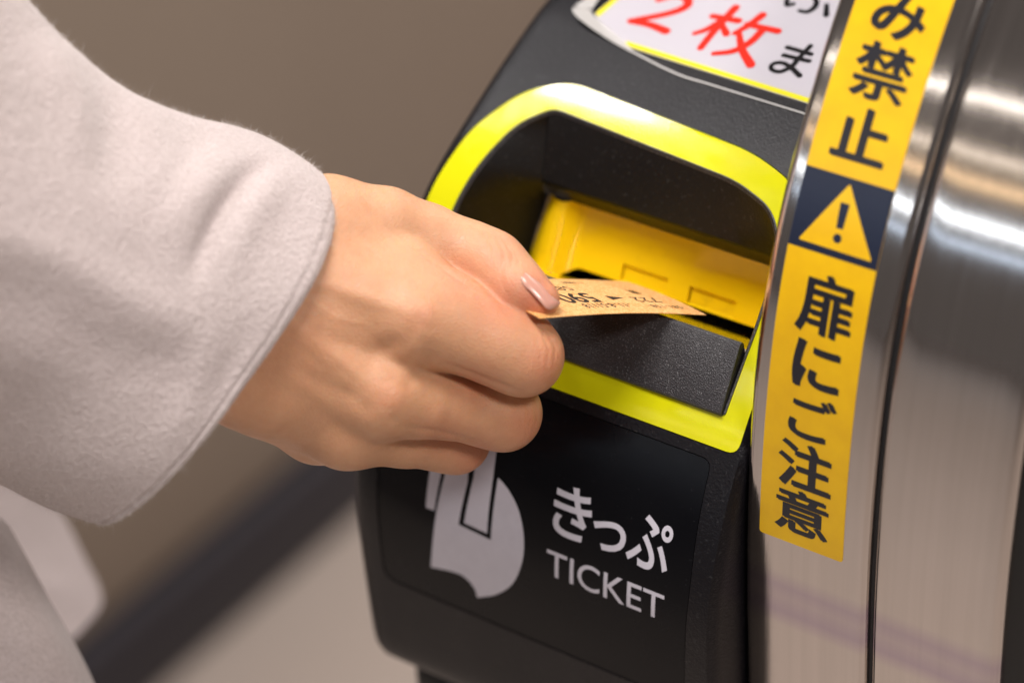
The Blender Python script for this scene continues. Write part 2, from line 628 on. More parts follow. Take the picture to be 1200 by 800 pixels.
HOOD_T = (29.0, 969.0); HOOD_B = (21.8, 951.5); CHAM = (26.2, 945.0)
top = [i for i in range(k) if RIM_IN[i, 1] > 168 and -41.5 <= RIM_IN[i, 0] <= 36.0]
top = sorted(top, key=lambda i: RIM_IN[i, 0])
tx = np.array([RIM_IN[i, 0] for i in top]); tx_u = np.linspace(tx[0], tx[-1], 30)
ts_u = np.interp(tx_u, tx, [RIM_IN[i, 1] for i in top])
rows = [nose(tx_u, ts_u, -.5)]
xb = np.linspace(-39.8, 36.5, 30)
for f in (.5, .97):
    rows.append((1 - f) * rows[0] + f * np.array([yz(x, HOOD_B) for x in xb]))
rows.append(np.array([yz(x, (HOOD_B[0] + .35, HOOD_B[1] - .5)) for x in xb]))
rows.append(np.array([yz(x, (HOOD_B[0] + .9, HOOD_B[1] - 1.1)) for x in xb]))
xb2 = np.linspace(-47.0, 43.5, 30)
rows.append(np.array([yz(x, CHAM) for x in xb2]))
rows.append(np.array([yz(x, (CHAM[0] + 6, CHAM[1] + 1)) for x in xb2]))
V = np.vstack(rows); F = []
for r in range(len(rows) - 1):
    for i in range(29):
        F.append((r * 30 + i, (r + 1) * 30 + i, (r + 1) * 30 + i + 1, r * 30 + i + 1))
mesh_obj('hood', V, F, M_INNER, gate, True, 25)


def side_wall(name, side):
    # ruled surface from the rim's side leg to the inner crease
    if side < 0:
        idx = [i for i in range(k) if RIM_IN[i, 0] <= -41.2]
        crease = [(-46.4, 19.5, 919), (-45.2, 22.0, 928), (-42.6, 26.6, 942.6), (-39.9, 22.0, 951.3), (-41.6, 29.0, 968.6)]
    else:
        idx = [i for i in range(k) if RIM_IN[i, 0] >= 35.8]
        crease = [(43.4, 19.5, 919), (42.2, 22.0, 928), (39.6, 26.6, 942.6), (36.6, 22.0, 951.3), (36.2, 27.5, 964.0)]
    idx = sorted(idx, key=lambda i: RIM_IN[i, 1])
    q = np.array([(RIM_IN[i, 0], RIM_IN[i, 1]) for i in idx])
    ss = np.concatenate([[0], np.cumsum(np.linalg.norm(np.diff(q, axis=0), axis=1))]); ss /= ss[-1]
    tt = np.linspace(0, 1, 26)
    A = nose(np.interp(tt, ss, q[:, 0]), np.interp(tt, ss, q[:, 1]), -.5)
    cr = np.array(crease) * mm
    cs = np.concatenate([[0], np.cumsum(np.linalg.norm(np.diff(cr, axis=0), axis=1))]); cs /= cs[-1]
    B = np.stack([np.interp(tt, cs, cr[:, c]) for c in range(3)], 1)
    B[-1] = A[-1] * .2 + B[-1] * .8
    R = [A * (1 - f) + B * f for f in (0, .05, .5, 1)]
    F = []
    for r in range(3):
        for i in range(25):
            F.append((r * 26 + i, r * 26 + i + 1, (r + 1) * 26 + i + 1, (r + 1) * 26 + i))
    return mesh_obj(name, np.vstack(R), F, M_INNER, gate, True, 30)


side_wall('recess_wall', -1)
side_wall('recess_wall', 1)

# ---- yellow slot insert: a back wall that leans out, wrapping forward at both ends
INS_T = np.array([28.3, 943.6]); INS_B = np.array([21.6, 927.6])


def insert_map(x, f, out):
    """x across, f 0 at the top to 1 at the lip, out = mm forward (-Y)"""
    x = np.asarray(x, float); f = np.asarray(f, float)
    y = INS_T[0] + (INS_B[0] - INS_T[0]) * f - out
    z = INS_T[1] + (INS_B[1] - INS_T[1]) * f
    return np.stack([x, y, z], -1) * mm


L_NOTCH = [(-15.8, .70), (-1.4, .70), (-1.4, .985), (-15.8, .985)]
R_NOTCH = [(5.4, .70), (19.9, .70), (19.9, .985), (5.4, .985)]


def ins_uv(u, v, off): return insert_map(u, -np.asarray(v) / 16.0, off)


def nm(L): return [(a, -b * 16.0) for a, b in L][::-1]


ins = patch('slot_insert', M_INSERT, ins_uv, [(-29, -16), (29.5, -16), (29.5, 0), (-29, 0)], [nm(L_NOTCH), nm(R_NOTCH)], 2.0, 0, 1.5, gate)
for L in (L_NOTCH, R_NOTCH):
    patch('tab', M_INSERT, ins_uv, np.array(nm(L)) + np.array([[.35, .1], [-.1, .1], [-.1, -.35], [.35, -.35]]), [], 2.0, -1.0, 1.0, ins)
# left cheek: from the back wall round a soft corner, forward, and over a convex front edge
pathL = catmull([(-29, 0), (-30.2, .1), (-31.3, .8), (-32.8, 2.6), (-34.3, 4.3), (-36, 5.0), (-38, 4.6), (-40, 3.2), (-42, .9), (-43.6, -2.4)], 5)
pathR = catmull([(29.5, 0), (31.5, .4), (33.2, 1.4), (35, 2.6), (36.6, 3.0), (38.2, 2.4), (40, .6), (41.5, -2)], 5)
for pth, rev in ((pathL, False), (pathR, True)):
    rowsn = 8; V = []; F = []
    for a in range(rowsn):
        f = -.12 + a / (rowsn - 1) * (1.12 + .33 * np.clip((np.abs(pth[:, 0]) - 29) / 8, 0, 1))
        V.append(insert_map(pth[:, 0] - (2.6 * f if not rev else -2.6 * f) * np.clip((np.abs(pth[:, 0]) - 29) / 8, 0, 1), f, pth[:, 1]))
    kk = len(pth)
    for a in range(rowsn - 1):
        for i in range(kk - 1):
            q = (a * kk + i, (a + 1) * kk + i, (a + 1) * kk + i + 1, a * kk + i + 1)
            F.append(q if rev else q[::-1])
    mesh_obj('slot_cheek', np.vstack(V), F, M_INSERT, gate, True, 60)
# slot floor sloping down into the machine, and the dark throat behind the lip
fl = []
for x in (-41, 41.5):
    fl += [yz(x, (-8.8, 944.6)), yz(x, (6, 934.2)), yz(x, (24, 921.5)), yz(x, (45, 907))]
mesh_obj('slot_floor', fl, [(0, 4, 5, 1), (1, 5, 6, 2), (2, 6, 7, 3)], M_INSERT, gate, False)
th = []
for x in (-44.5, 44.5):
    th += [yz(x, (23, 928.2)), yz(x, (48, 915)), yz(x, (48, 900)), yz(x, (-5, 905))]
mesh_obj('throat', [yz(-52, (36, 915)), yz(48, (36, 915)), yz(48, (36, 968)), yz(-52, (36, 968))], [(0, 1, 2, 3)], M_VOID, gate, False)
mesh_obj('throat', th, [(0, 1, 5, 4), (1, 2, 6, 5), (0, 3, 2, 1), (4, 5, 6, 7)], M_VOID, gate, False)

# ---- black deck below the slot
prof = [(-17.0, 929.2), (-20.3, 931.2), (-20.4, 931.9), (-20.0, 932.6), (-10.7, 946.4), (-10.1, 946.9), (-9.4, 946.9), (-8.7, 946.2), (-7.5, 940), (-8, 931)]
V = []; F = []
xs_f = np.linspace(0, 1, 24); kk = len(prof)
for t_ in xs_f:
    for (y_, z_) in prof:
        u_ = (z_ - 931.9) / 15.0
        xl_ = -51.2 + 8.0 * u_; xr_ = 42.0 - .4 * u_
        V.append(yz(xl_ + (xr_ - xl_) * t_, (y_, z_)))
for i in range(23):
    for j in range(kk):
        jj = (j + 1) % kk
        F.append((i * kk + j, (i + 1) * kk + j, (i + 1) * kk + jj, i * kk + jj))
F.append(tuple(range(kk))); F.append(tuple(range(23 * kk, 24 * kk))[::-1])
dk = mesh_obj('deck', V, F, M_DECK, gate, True, 30)
bm = bmesh.new(); bm.from_mesh(dk.data); bmesh.ops.recalc_face_normals(bm, faces=bm.faces); bm.to_mesh(dk.data); bm.free()
dk.data.set_sharp_from_angle(angle=math.radians(30))

# ---- writing and hand symbol on the panel


def on_panel(u, s, off): return nose(u, s, off)


def glyphs(name, V, F, mapf, mt, parent, off): return flat_mesh(name, V, F, mapf, mt, parent, off)


for ch, x0, x1, s0, s1 in (('き', 1.2, 13.0, 71.3, 85.9), ('っ', 13.7, 23.9, 71.9, 80.6), ('ぷ', 24.3, 37.1, 71.3, 86.2)):
    V1, F1 = text2d(ch, .016, 12)
    glyphs('lettering', fit_box(V1, x0, x1, s0, s1), F1, on_panel, M_WHITEINK, panel, -.21)
V1, F1 = text2d('TICKET', .004, 8)
glyphs('lettering', fit_box(V1, .7, 37.0, 57.9, 66.0), F1, on_panel, M_WHITEINK, panel, -.21)

def poly_obj(name, L, mapf, mt, parent, off, step=2.5):
    v2, T, B = fill(L, [], step)
    return flat_mesh(name, v2, [tuple(t_) for t_ in T], mapf, mt, parent, off)


# hand symbol: back of a hand pointing up, fingers parted by dark lines
HB = .9   # width of the dark lines
palm = np.vstack([[(-33.3, 75.4), (-31.6, 90), (-25.4, 90), (-26.2, 80), (-25.9, 76), (-27.8, 62.4), (-17.2, 61.6), (-16.7, 80.4)],
                  catmull([(-16.6, 80.6), (-12.4, 77.7), (-8.7, 72.9), (-6.7, 65.9), (-7.2, 58.3), (-10.7, 49.6), (-16.5, 43.3), (-23.1, 39.2)], 5)[1:],
                  catmull([(-23.1, 39.2), (-23.9, 42.4), (-26.9, 44.9), (-31, 45.0), (-38.3, 43.4)], 4)[1:]])
poly_obj('hand_symbol', palm, on_panel, M_WHITEINK, panel, -.21)
poly_obj('hand_symbol', [(-38.7, 63.6), (-35.9, 63.7), (-34.5, 75.4), (-33, 90), (-36.9, 90), (-38.2, 75)], on_panel, M_WHITEINK, panel, -.21)
poly_obj('hand_symbol', [(-26.0, 63.6), (-18.5, 63.2), (-18.2, 80), (-18.8, 96), (-24.4, 96), (-24.2, 78)], on_panel, M_WHITEINK, panel, -.21)

# ---- stuck-on notice on the top of the nose


def curl(u, s):
    """how far the lamination has peeled off at its lower left corner (mm)"""
    d = np.clip((-36 - np.asarray(u)) / 17.0, 0, 1) * np.clip((222 - np.asarray(s)) / 18.0, 0, 1)
    e = np.clip((-22 - np.asarray(u)) / 30.0, 0, 1) * np.clip((207 - np.asarray(s)) / 6.0, 0, 1)
    return 4.2 * d ** 1.3 + 1.2 * e


def notice(u, s, off):
    return nose(np.asarray(u, float), s, np.asarray(off) + .15 + curl(u, s))


PAPER = [(-46.3, 212.6), (-40.5, 208.2), (-33.0, 205.6), (49, 203.9), (49, 262), (-44.6, 262), (-45.4, 220)]
sticker = patch('notice', M_PAPER, notice, PAPER, [], 2.0, .05, .18, gate)
BW = 1.5
poly_obj('printed_border', [(-33.0, 205.8), (49, 204.1), (49, 205.6), (-32.6, 207.3)], notice, M_BORDER, sticker, .10, 2)
poly_obj('printed_border', [(-46.1, 212.8), (-44.5, 212.0), (-43.7, 220), (-42.9, 262), (-44.4, 262), (-45.2, 220)], notice, M_BORDER, sticker, .10, 2)
# clear film round it, its corner curled up
film_out = np.vstack([[(49, 200.4), (49, 262), (-49.5, 262), (-51.5, 217)], catmull([(-51.8, 214.6), (-52.4, 211.5), (-50.5, 209.4), (-46, 207.8), (-34, 205.0), (-27, 203.6), (-13.3, 201.3), (-3, 201.2)], 4)])[::-1]
film = patch('laminate_film', M_FILM, lambda u, s, o: notice(u, s, o), film_out[::-1], [], 2.0, .22, 0, sticker)
e0 = catmull([(-51.5, 219), (-52.2, 214), (-52.4, 211.5), (-50.5, 209.4), (-46, 207.8), (-34, 205.0), (-27, 203.6), (-13.3, 201.3), (-3, 201.1), (20, 200.8), (48, 200.4)], 8)
tg_ = np.gradient(e0, axis=0); tg_ /= np.linalg.norm(tg_, axis=1)[:, None]
e1 = e0 + np.stack([-tg_[:, 1], tg_[:, 0]], 1) * np.interp(np.arange(len(e0)), [0, 10, 24, 38, 46, 80], [3.0, 5.2, 5.0, 2.6, .7, .5])[:, None]
Ve = np.vstack([notice(e0[:, 0], e0[:, 1], .3), notice(e1[:, 0], e1[:, 1], .3)]); ke = len(e0)
mesh_obj('film_edge', Ve, [(i, i + 1, ke + i + 1, ke + i) for i in range(ke - 1)], M_FILMEDGE, sticker)
# brush lettering
two = [stroke([(-33.0, 224.5), (-29.5, 227.8), (-25.6, 227.4), (-24.4, 224.8), (-27.5, 220.6), (-35.6, 214.4)], [2.0, 2.4, 2.5, 2.6, 2.2, 2.0]), stroke([(-35.8, 214.3), (-30, 214.9), (-24.4, 214.3)], [2.0, 2.3, 2.6])]
mai = [stroke([(-15.4, 224.0), (-7.9, 224.9)], [2.0, 2.3]), stroke([(-11.3, 229.3), (-12.0, 220), (-12.1, 212.0)], [2.4, 2.2, 2.0]), stroke([(-12.5, 222.8), (-14.3, 218.8), (-16.6, 216.2)], [1.9, 1.9, 1.4]),
       stroke([(-11.2, 221.9), (-8.3, 219.2)], [1.7, 2.2]), stroke([(-2.9, 229.2), (-4.2, 224.6), (-6.3, 220.2)], [2.4, 2.1, 1.6]), stroke([(-4.9, 224.5), (4.2, 225.1)], [1.9, 2.3]),
       stroke([(.2, 224.0), (-.6, 218.5), (-3.2, 214), (-7.6, 211.3)], [2.3, 2.2, 2.0, 1.5]), stroke([(-5.0, 220.4), (-1.2, 215.4), (3.9, 211.2)], [1.7, 2.2, 2.6])]
for grp, mt in ((two, M_RED), (mai, M_RED)):
    V_, F_ = join2d(grp); 
    for gi, g_ in enumerate([grp]):
        V_, F_ = join2d(g_)
        P_ = np.vstack([notice(v_[:, 0], v_[:, 1], .10 + .012 * i_) for i_, (v_, f_) in enumerate(g_)])
        o = mesh_obj('lettering', P_, F_, mt, sticker, False)
ma = [stroke([(9.8, 220.5), (17.0, 220.4)], 1.5), stroke([(10.4, 217.5), (17.8, 217.9)], 1.5),
      stroke([(15.3, 223.2), (14.7, 217.5), (14.5, 214.6), (12.6, 211.7), (9.9, 211.7), (9.4, 213.6), (11.6, 214.8), (14.8, 213.9), (18.2, 212.2)], [1.5, 1.5, 1.5, 1.4, 1.3, 1.3, 1.4, 1.5, 1.6])]
ii = [stroke([(-.4, 241), (.2, 237.4), (1.2, 235.2), (2.6, 236.2)], 1.4), stroke([(6.2, 241), (8.2, 239.0), (8.6, 236.6), (7.6, 234.7), (5.6, 234.4)], [1.3, 1.6, 1.7, 1.5, 1.3]), stroke([(11.2, 239.2), (13.2, 235.4)], [1.3, 1.7])]
for grp in (ma, ii):
    V_, F_ = join2d(grp)
    P_ = np.vstack([notice(v_[:, 0], v_[:, 1], .10 + .012 * i_) for i_, (v_, f_) in enumerate(grp)])
    mesh_obj('lettering', P_, F_, M_INK, sticker, False)

# ---- stainless steel panels beside the nose
STEEL = Profile([(-23.9, 0), (-24.4, 500), (-24.7, 760), (-24.9, 800), (-25.2, 848.2), (-25.9, 870), (-26.1, 891.6), (-25.6, 913.6), (-23.6, 935.6), (-20.4, 957.2), (-13.9, 981.6), (-5.9, 998.6), (3.1, 1014.1), (12.7, 1028.2), (16.6, 1033.2), (29.6, 1048.1), (47.6, 1062.6), (77.6, 1077.6), (127.6, 1087.6), (217.6, 1091.6)], 3, soft=32.0)


def steel_plate(name, x0, x1, r):
    def mp(u, s, off): return STEEL.shell(u, s, off, x0, x1, r)
    ext = r * 1.57 + 12
    us = np.concatenate([np.linspace(x0 - ext + r, x0 + r, 14), np.linspace(x0 + r, x1 - r, 8)[1:-1], np.linspace(x1 - r, x1 + ext - r, 14)])
    ss = np.concatenate([np.linspace(STEEL.S[0], 0, 20)[:-1], np.linspace(0, STEEL.S[-1], 150)])
    U, S_ = np.meshgrid(us, ss)
    P = mp(U.ravel(), S_.ravel(), 0.0); a, b = S_.shape
    F = [(i * b + j, i * b + j + 1, (i + 1) * b + j + 1, (i + 1) * b + j) for i in range(a - 1) for j in range(b - 1)]
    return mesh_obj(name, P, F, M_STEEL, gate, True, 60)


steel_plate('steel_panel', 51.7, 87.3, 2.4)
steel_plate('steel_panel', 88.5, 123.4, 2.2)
# rubber seam between them and the dark side of the gate
ss = np.concatenate([np.linspace(STEEL.S[0], 0, 20)[:-1], np.linspace(0, STEEL.S[-1], 120)])


def sweep(name, sect, mt):
    """sect: (x, offset) points swept along the steel profile"""
    V = np.vstack([STEEL.at(np.full(len(ss), x), ss, o_) for x, o_ in sect]); kk = len(ss); F = []
    for r in range(len(sect) - 1):
        for i in range(kk - 1):
            F.append((r * kk + i, (r + 1) * kk + i, (r + 1) * kk + i + 1, r * kk + i + 1))
    return mesh_obj(name, V, F, mt, gate, True, 40)


sweep('seam', [(86.2, -4.0), (87.2, -2.2), (87.9, -1.9), (88.6, -2.2), (89.6, -4.0)], M_RUBBER)
sweep('side_cover', [(122.4, -4.0), (124.9, -5.0), (128.9, -9), (130.4, -14), (130.4, -150)], M_BLACK)
sweep('side_cover', [(53.6, -6), (53.6, -150)], M_BLACK)

# ---- warning label on the steel


def on_steel(u, s, off): return STEEL.at(np.asarray(u), s, off)


LX0, LX1 = 56.5, 80.3
lab = patch('warning_label', M_LABEL, on_steel, round_poly([(LX0, 104.4), (LX1, 104.4), (LX1, 270), (LX0, 270)], 1.0), [], 2.5, .14, .14, gate)
poly_obj('navy_field', [(LX0, 184.6), (LX1, 184.6), (LX1, 204.0), (LX0, 204.0)], on_steel, M_NAVY, lab, .18, 2.5)
poly_obj('warning_triangle', round_poly([(58.9, 186.4), (78.7, 186.4), (68.8, 202.6)], .7), on_steel, M_LABEL, lab, .215, 2)
poly_obj('exclamation_mark', [(67.9, 191.7), (69.7, 191.7), (70.05, 197.9), (67.55, 197.9)], on_steel, M_NAVY, lab, .25, 2)
poly_obj('exclamation_mark', [(68.8 + 1.15 * math.cos(a), 189.3 + 1.15 * math.sin(a)) for a in np.linspace(0, 2 * math.pi, 14)[:-1]], on_steel, M_NAVY, lab, .25, 2)
for ch, x0, x1, s0, s1, w in (('み', 60.5, 74.5, 237.6, 249.8, .014), ('禁', 60.0, 75.2, 222.8, 236.2, .010), ('止', 60.0, 74.4, 208.0, 220.6, .016),
                              ('扉', 60.3, 75.4, 164.6, 180.0, .010), ('に', 61.2, 74.4, 150.2, 162.6, .016), ('ご', 61.6, 74.6, 136.4, 148.4, .010),
                              ('注', 59.6, 74.8, 121.6, 135.0, .014), ('意', 59.4, 74.6, 108.2, 121.0, .010)):
    V1, F1 = text2d(ch, w, 10)
    B1 = fit_box(V1, x0 + 1.6, x1 + 1.0, s0, s1)
    P_ = np.vstack([on_steel(B1[:, 0] + dx_, B1[:, 1] + ds_, .20 + .006 * q_) for q_, (dx_, ds_) in enumerate(((-.3, .12), (.3, -.12)))])
    flat_ = mesh_obj('lettering', P_, F1 + [tuple(i + len(B1) for i in f) for f in F1], M_LABINK, lab, False)

# ---- lower body under the nose, down to the floor
LB = Profile([(-18, 0), (-20, 400), (-22, 700), (-25, 780), (-27, 800), (-26.0, 805), (-22, 808.5), (-10, 809.5), (60, 809.8)], 3)
us = np.concatenate([np.linspace(-64 - 30, -58, 14), np.linspace(-58, 45, 10)[1:], np.linspace(46, 80, 6)])
sv = np.linspace(LB.S[0], LB.S[-1], 160)
U, S_ = np.meshgrid(us, sv)
P = LB.shell(U.ravel(), S_.ravel(), 0, -62, 52, 6); a, b = S_.shape
mesh_obj('lower_body', P, [(i * b + j, i * b + j + 1, (i + 1) * b + j + 1, (i + 1) * b + j) for i in range(a - 1) for j in range(b - 1)], M_BLACK, gate, True, 60)
box('cabinet', (-.058, .03, .012), (.118, .62, .80), M_BLACK, gate, .004)

# ------------------------------------------------------------------ the ticket
TA = at(633, 373, .687); TB = at(830, 369, .726); TD = at(540, 332, .708)
ta = (TB - TA); tb = (TD - TA)
LEN, WID = .0575, .030
ta /= np.linalg.norm(ta); tb -= ta * (tb @ ta); tb /= np.linalg.norm(tb)
tn = np.cross(ta, tb); tn = tn if tn[2] > 0 else -tn


def ticket_map(u, v, off=0.0):
    """u along (mm, 0 at the held end), v across (mm, 0 at the near edge)"""
    u = np.asarray(u, float); v = np.asarray(v, float)
    h = .9 * np.sin(np.pi * np.clip(u / 57.5, 0, 1)) + .5 * np.sin(np.pi * v / 30.0) + off
    return TA + (u[..., None] * ta + v[..., None] * tb + h[..., None] * tn) * mm


M_TICKET = mat('orange ticket paper', (.80, .44, .20), .5)
n = N(M_TICKET)
at_n = n.node('ShaderNodeAttribute', attribute_name='uvmm')
vo = n.noise(at_n.outputs['Vector'], 1.0, 3, .6, 1.5)
wv = n.node('ShaderNodeTexWave', wave_type='BANDS'); wv.inputs['Scale'].default_value = .55; wv.inputs['Distortion'].default_value = 6; wv.inputs['Detail'].default_value = 2
n.link(at_n.outputs['Vector'], wv.inputs['Vector'])
c1 = n.ramp(vo, [(.44, (.66, .27, .06)), (.56, (.82, .47, .19))])
n.link(n.mix(n.maprange(wv.outputs['Fac'], .6, .9, 0, .45), c1, (.84, .55, .28)), n.b.inputs['Base Color'])
gu, gv = np.meshgrid(np.linspace(0, 57.5, 40), np.linspace(0, 30, 16))
P0 = ticket_map(gu.ravel(), gv.ravel(), .1); P1 = ticket_map(gu.ravel(), gv.ravel(), -.1)
F = []; a, b = gu.shape; nn = a * b
for i in range(a - 1):
    for j in range(b - 1):
        q = (i * b + j, i * b + j + 1, (i + 1) * b + j + 1, (i + 1) * b + j)
        F.append(q); F.append(tuple(x + nn for x in q[::-1]))
rimv = [j for j in range(b)] + [i * b + b - 1 for i in range(1, a)] + [(a - 1) * b + j for j in range(b - 2, -1, -1)] + [i * b for i in range(a - 2, 0, -1)]
for i in range(len(rimv)):
    p_, q_ = rimv[i], rimv[(i + 1) % len(rimv)]
    F.append((q_, p_, p_ + nn, q_ + nn))
ticket = mesh_obj('train_ticket', np.vstack([P0, P1]), F, M_TICKET, None, True, 40)
bm = bmesh.new(); bm.from_mesh(ticket.data); bmesh.ops.recalc_face_normals(bm, faces=bm.faces); bm.to_mesh(ticket.data); bm.free()
att = ticket.data.attributes.new('uvmm', 'FLOAT_VECTOR', 'POINT')
uvv = np.zeros((2 * nn, 3)); uvv[:nn, 0] = gu.ravel(); uvv[:nn, 1] = gv.ravel(); uvv[nn:, 0] = gu.ravel(); uvv[nn:, 1] = gv.ravel()
att.data.foreach_set('vector', uvv.ravel())
tag(ticket, 'small orange paper train ticket held between thumb and finger, entering the slot', 'ticket')


def ticket_text(body, u0, u1, v0, v1, w=0.0, flip=True):
    """print that reads from the inserted end, its top towards the near edge"""
    V1, F1 = text2d(body, w)
    B = fit_box(V1, 0, u1 - u0, 0, v1 - v0)
    B = np.stack([u1 - B[:, 0], v1 - B[:, 1]], 1)
    o = flat_mesh('print', B, F1, lambda u, v, o_: ticket_map(u, v, o_), M_TICKINK, ticket, .13)
    return o


ticket_text('590', 16.4, 28.6, 8.0, 15.8, .020)
ticket_text('円', 12.4, 15.8, 10.6, 14.6, .01)
ticket_text('-11.-8-51118', 19.5, 35.5, 4.2, 7.2, .01)
ticket_text('5829', 17.5, 28.0, 18.2, 22.0)
ticket_text('8-5118-1118', 15.0, 26.0, 24.6, 26.8)
ticket_text('11888', 30.0, 37.0, 24.8, 26.8)
ticket_text('722', 41.0, 50.0, 8.4, 12.4, .008)
ticket_text('東', 46.0, 49.6, 15.6, 19.4, .01)
ticket_text('-581-158-', 41.5, 54.5, 4.0, 6.2)
tri_ = np.array([(33.2, 13.2), (33.2, 9.8), (38.6, 11.5)])
flat_mesh('print', tri_, [(0, 1, 2)], lambda u, v, o_: ticket_map(u, v, o_), M_TICKINK, ticket, .13)

# ------------------------------------------------------------------ hand and coat: joints and outlines (direction seen, distance mm, radius mm)
HAND_PALM = [
    # forearm and wrist
    ((170, 300, 688, 15), (262, 345, 692, 17)),
    ((262, 310, 693, 14), (330, 300, 695, 13)),
    ((250, 425, 688, 13), (310, 450, 694, 12)),
    ((285, 360, 690, 18), (400, 380, 702, 15)),
    # metacarpals
    ((320, 300, 692, 12.5), (490, 376, 691, 10.4)),
    ((310, 355, 691, 13), (448, 462, 695, 10.6)),
    ((300, 410, 694, 13), (408, 500, 704, 10.2)),
    ((295, 440, 698, 12), (372, 494, 714, 10.4)),
    # palm filling
    ((400, 330, 708, 14), (470, 400, 710, 12)),
    ((360, 420, 709, 14), (430, 450, 714, 12)),
    ((400, 300, 700, 12), (470, 326, 698, 10)),
]
HAND_THUMB_BASE = [(300, 275, 694, 12), (385, 258, 699, 10.2), (440, 264, 702, 9.4)]
HAND_THUMB = [(400, 259, 700, 9.6), (452, 266, 702, 9.3), (500, 282, 705, 8.6), (545, 298, 705, 8.0), (563, 305, 703.5, 7.5), (578, 312, 702, 7.8), (592, 325, 699, 7.0), (609, 339, 696, 6.4), (635, 351, 694, 4.5)]
HAND_FINGERS = [
    [(470, 326, 696, 9.6), (525, 367, 693.5, 9.3), (580, 398, 695, 8.9)],
    [(486, 374, 691, 10.8), (520, 385, 693, 9.5), (555, 395, 695, 9.2), (590, 408, 697, 9.3), (613, 417, 698, 9.5), (592, 402, 722, 7.6), (622, 396, 729, 6.4)],
    [(446, 461, 695, 10.8), (490, 469, 700, 9.0), (525, 473, 705, 8.4), (565, 480, 710, 8.6), (590, 484, 713, 9.1), (560, 470, 736, 7.6), (520, 455, 746, 6.5)],
    [(408, 500, 703, 10.2), (475, 508, 714, 8.1), (512, 512, 720, 8.0), (534, 515, 724, 8.3), (505, 505, 745, 7.2), (468, 492, 752, 6.2)],
    [(372, 494, 713, 9.8), (425, 500, 725, 7.6), (470, 506, 737, 7.0), (445, 495, 752, 6.2)],
]
# creases and soft relief: line, width px, height mm
HAND_CREASES = [
    # thumb joint
    ([(577, 268), (591, 296), (586, 324)], 1.9, -.42), ([(586, 273), (601, 299), (597, 322)], 1.7, -.36), ([(566, 263), (579, 292), (574, 320)], 1.9, -.30), ([(594, 281), (608, 304), (606, 318)], 1.6, -.24),
    ([(572, 266), (585, 294), (580, 320)], 1.4, -.12), ([(582, 270), (596, 297)], 1.3, -.12),
    ([(600, 352), (590, 338), (588, 326)], 2.0, -.18), ([(618, 322), (622, 333), (634, 346), (648, 355)], 1.6, -.28),
    # finger joints
    ([(642, 390), (651, 408), (649, 434)], 1.7, -.22), ([(634, 386), (643, 410), (640, 440)], 1.6, -.17), ([(626, 384), (634, 412), (630, 444)], 1.6, -.12), ([(649, 400), (655, 416), (653, 430)], 1.4, -.15),
    ([(626, 474), (630, 492), (622, 512)], 1.7, -.18), ([(617, 472), (622, 494), (613, 516)], 1.6, -.13), ([(608, 472), (612, 496), (604, 518)], 1.6, -.10),
    ([(565, 522), (567, 536), (558, 548)], 1.7, -.15), ([(556, 522), (557, 538), (549, 550)], 1.6, -.10),
    # tendons, knuckles and hollows between them
    ([(330, 312), (400, 340), (480, 366)], 10, .55), ([(322, 366), (380, 408), (440, 454)], 9, .5), ([(316, 420), (370, 462), (405, 492)], 9, .3), ([(476, 396), (436, 416), (380, 392)], 13, -.8),
    ([(440, 488), (414, 466), (366, 442)], 11, -.55), ([(508, 408), (500, 430), (480, 448)], 9, -.7), ([(468, 488), (456, 496)], 9, -.4),
    ([(493, 350), (503, 368), (500, 384)], 13, .45), ([(452, 446), (462, 464), (458, 480)], 13, .45),
    # veins
    ([(330, 345), (362, 352), (392, 372), (428, 380), (452, 402)], 4.5, .16), ([(320, 395), (350, 398), (384, 424), (410, 452)], 4.5, .14), ([(392, 372), (398, 400), (410, 430)], 4, .10),
    # fine wrinkles on the back of the hand
    ([(486, 346), (498, 360), (500, 376)], 1.5, -.06), ([(494, 344), (508, 362), (510, 380)], 1.5, -.07), ([(448, 444), (464, 462), (462, 478)], 1.5, -.06), ([(404, 222), (420, 240), (424, 262)], 1.8, -.07), ([(416, 218), (432, 238), (436, 258)], 1.8, -.07),
    ([(450, 266), (500, 301), (545, 332), (600, 360)], 2.6, -.35),
    ([(522, 426), (560, 441), (610, 460)], 3.5, -.6), ([(472, 500), (520, 507), (575, 524)], 3.5, -.5),
]
HAND_BLUSH_SHADE = [(628, 348, 34, .85), (646, 425, 34, .55), (622, 500, 32, .55), (558, 538, 30, .55), (588, 300, 30, .45), (497, 368, 22, .28), (456, 464, 22, .28), (590, 350, 40, .6), (540, 325, 34, .4), (560, 450, 30, .35), (520, 510, 30, .35), (340, 400, 60, .12)]  # redness of joints and tips, plus shade painted along the creases
NAIL_BASE = (617, 318, 692.0); NAIL_TIP = (657, 355, 692.5); NAIL_NORMAL = (.70, -.69, -.13)
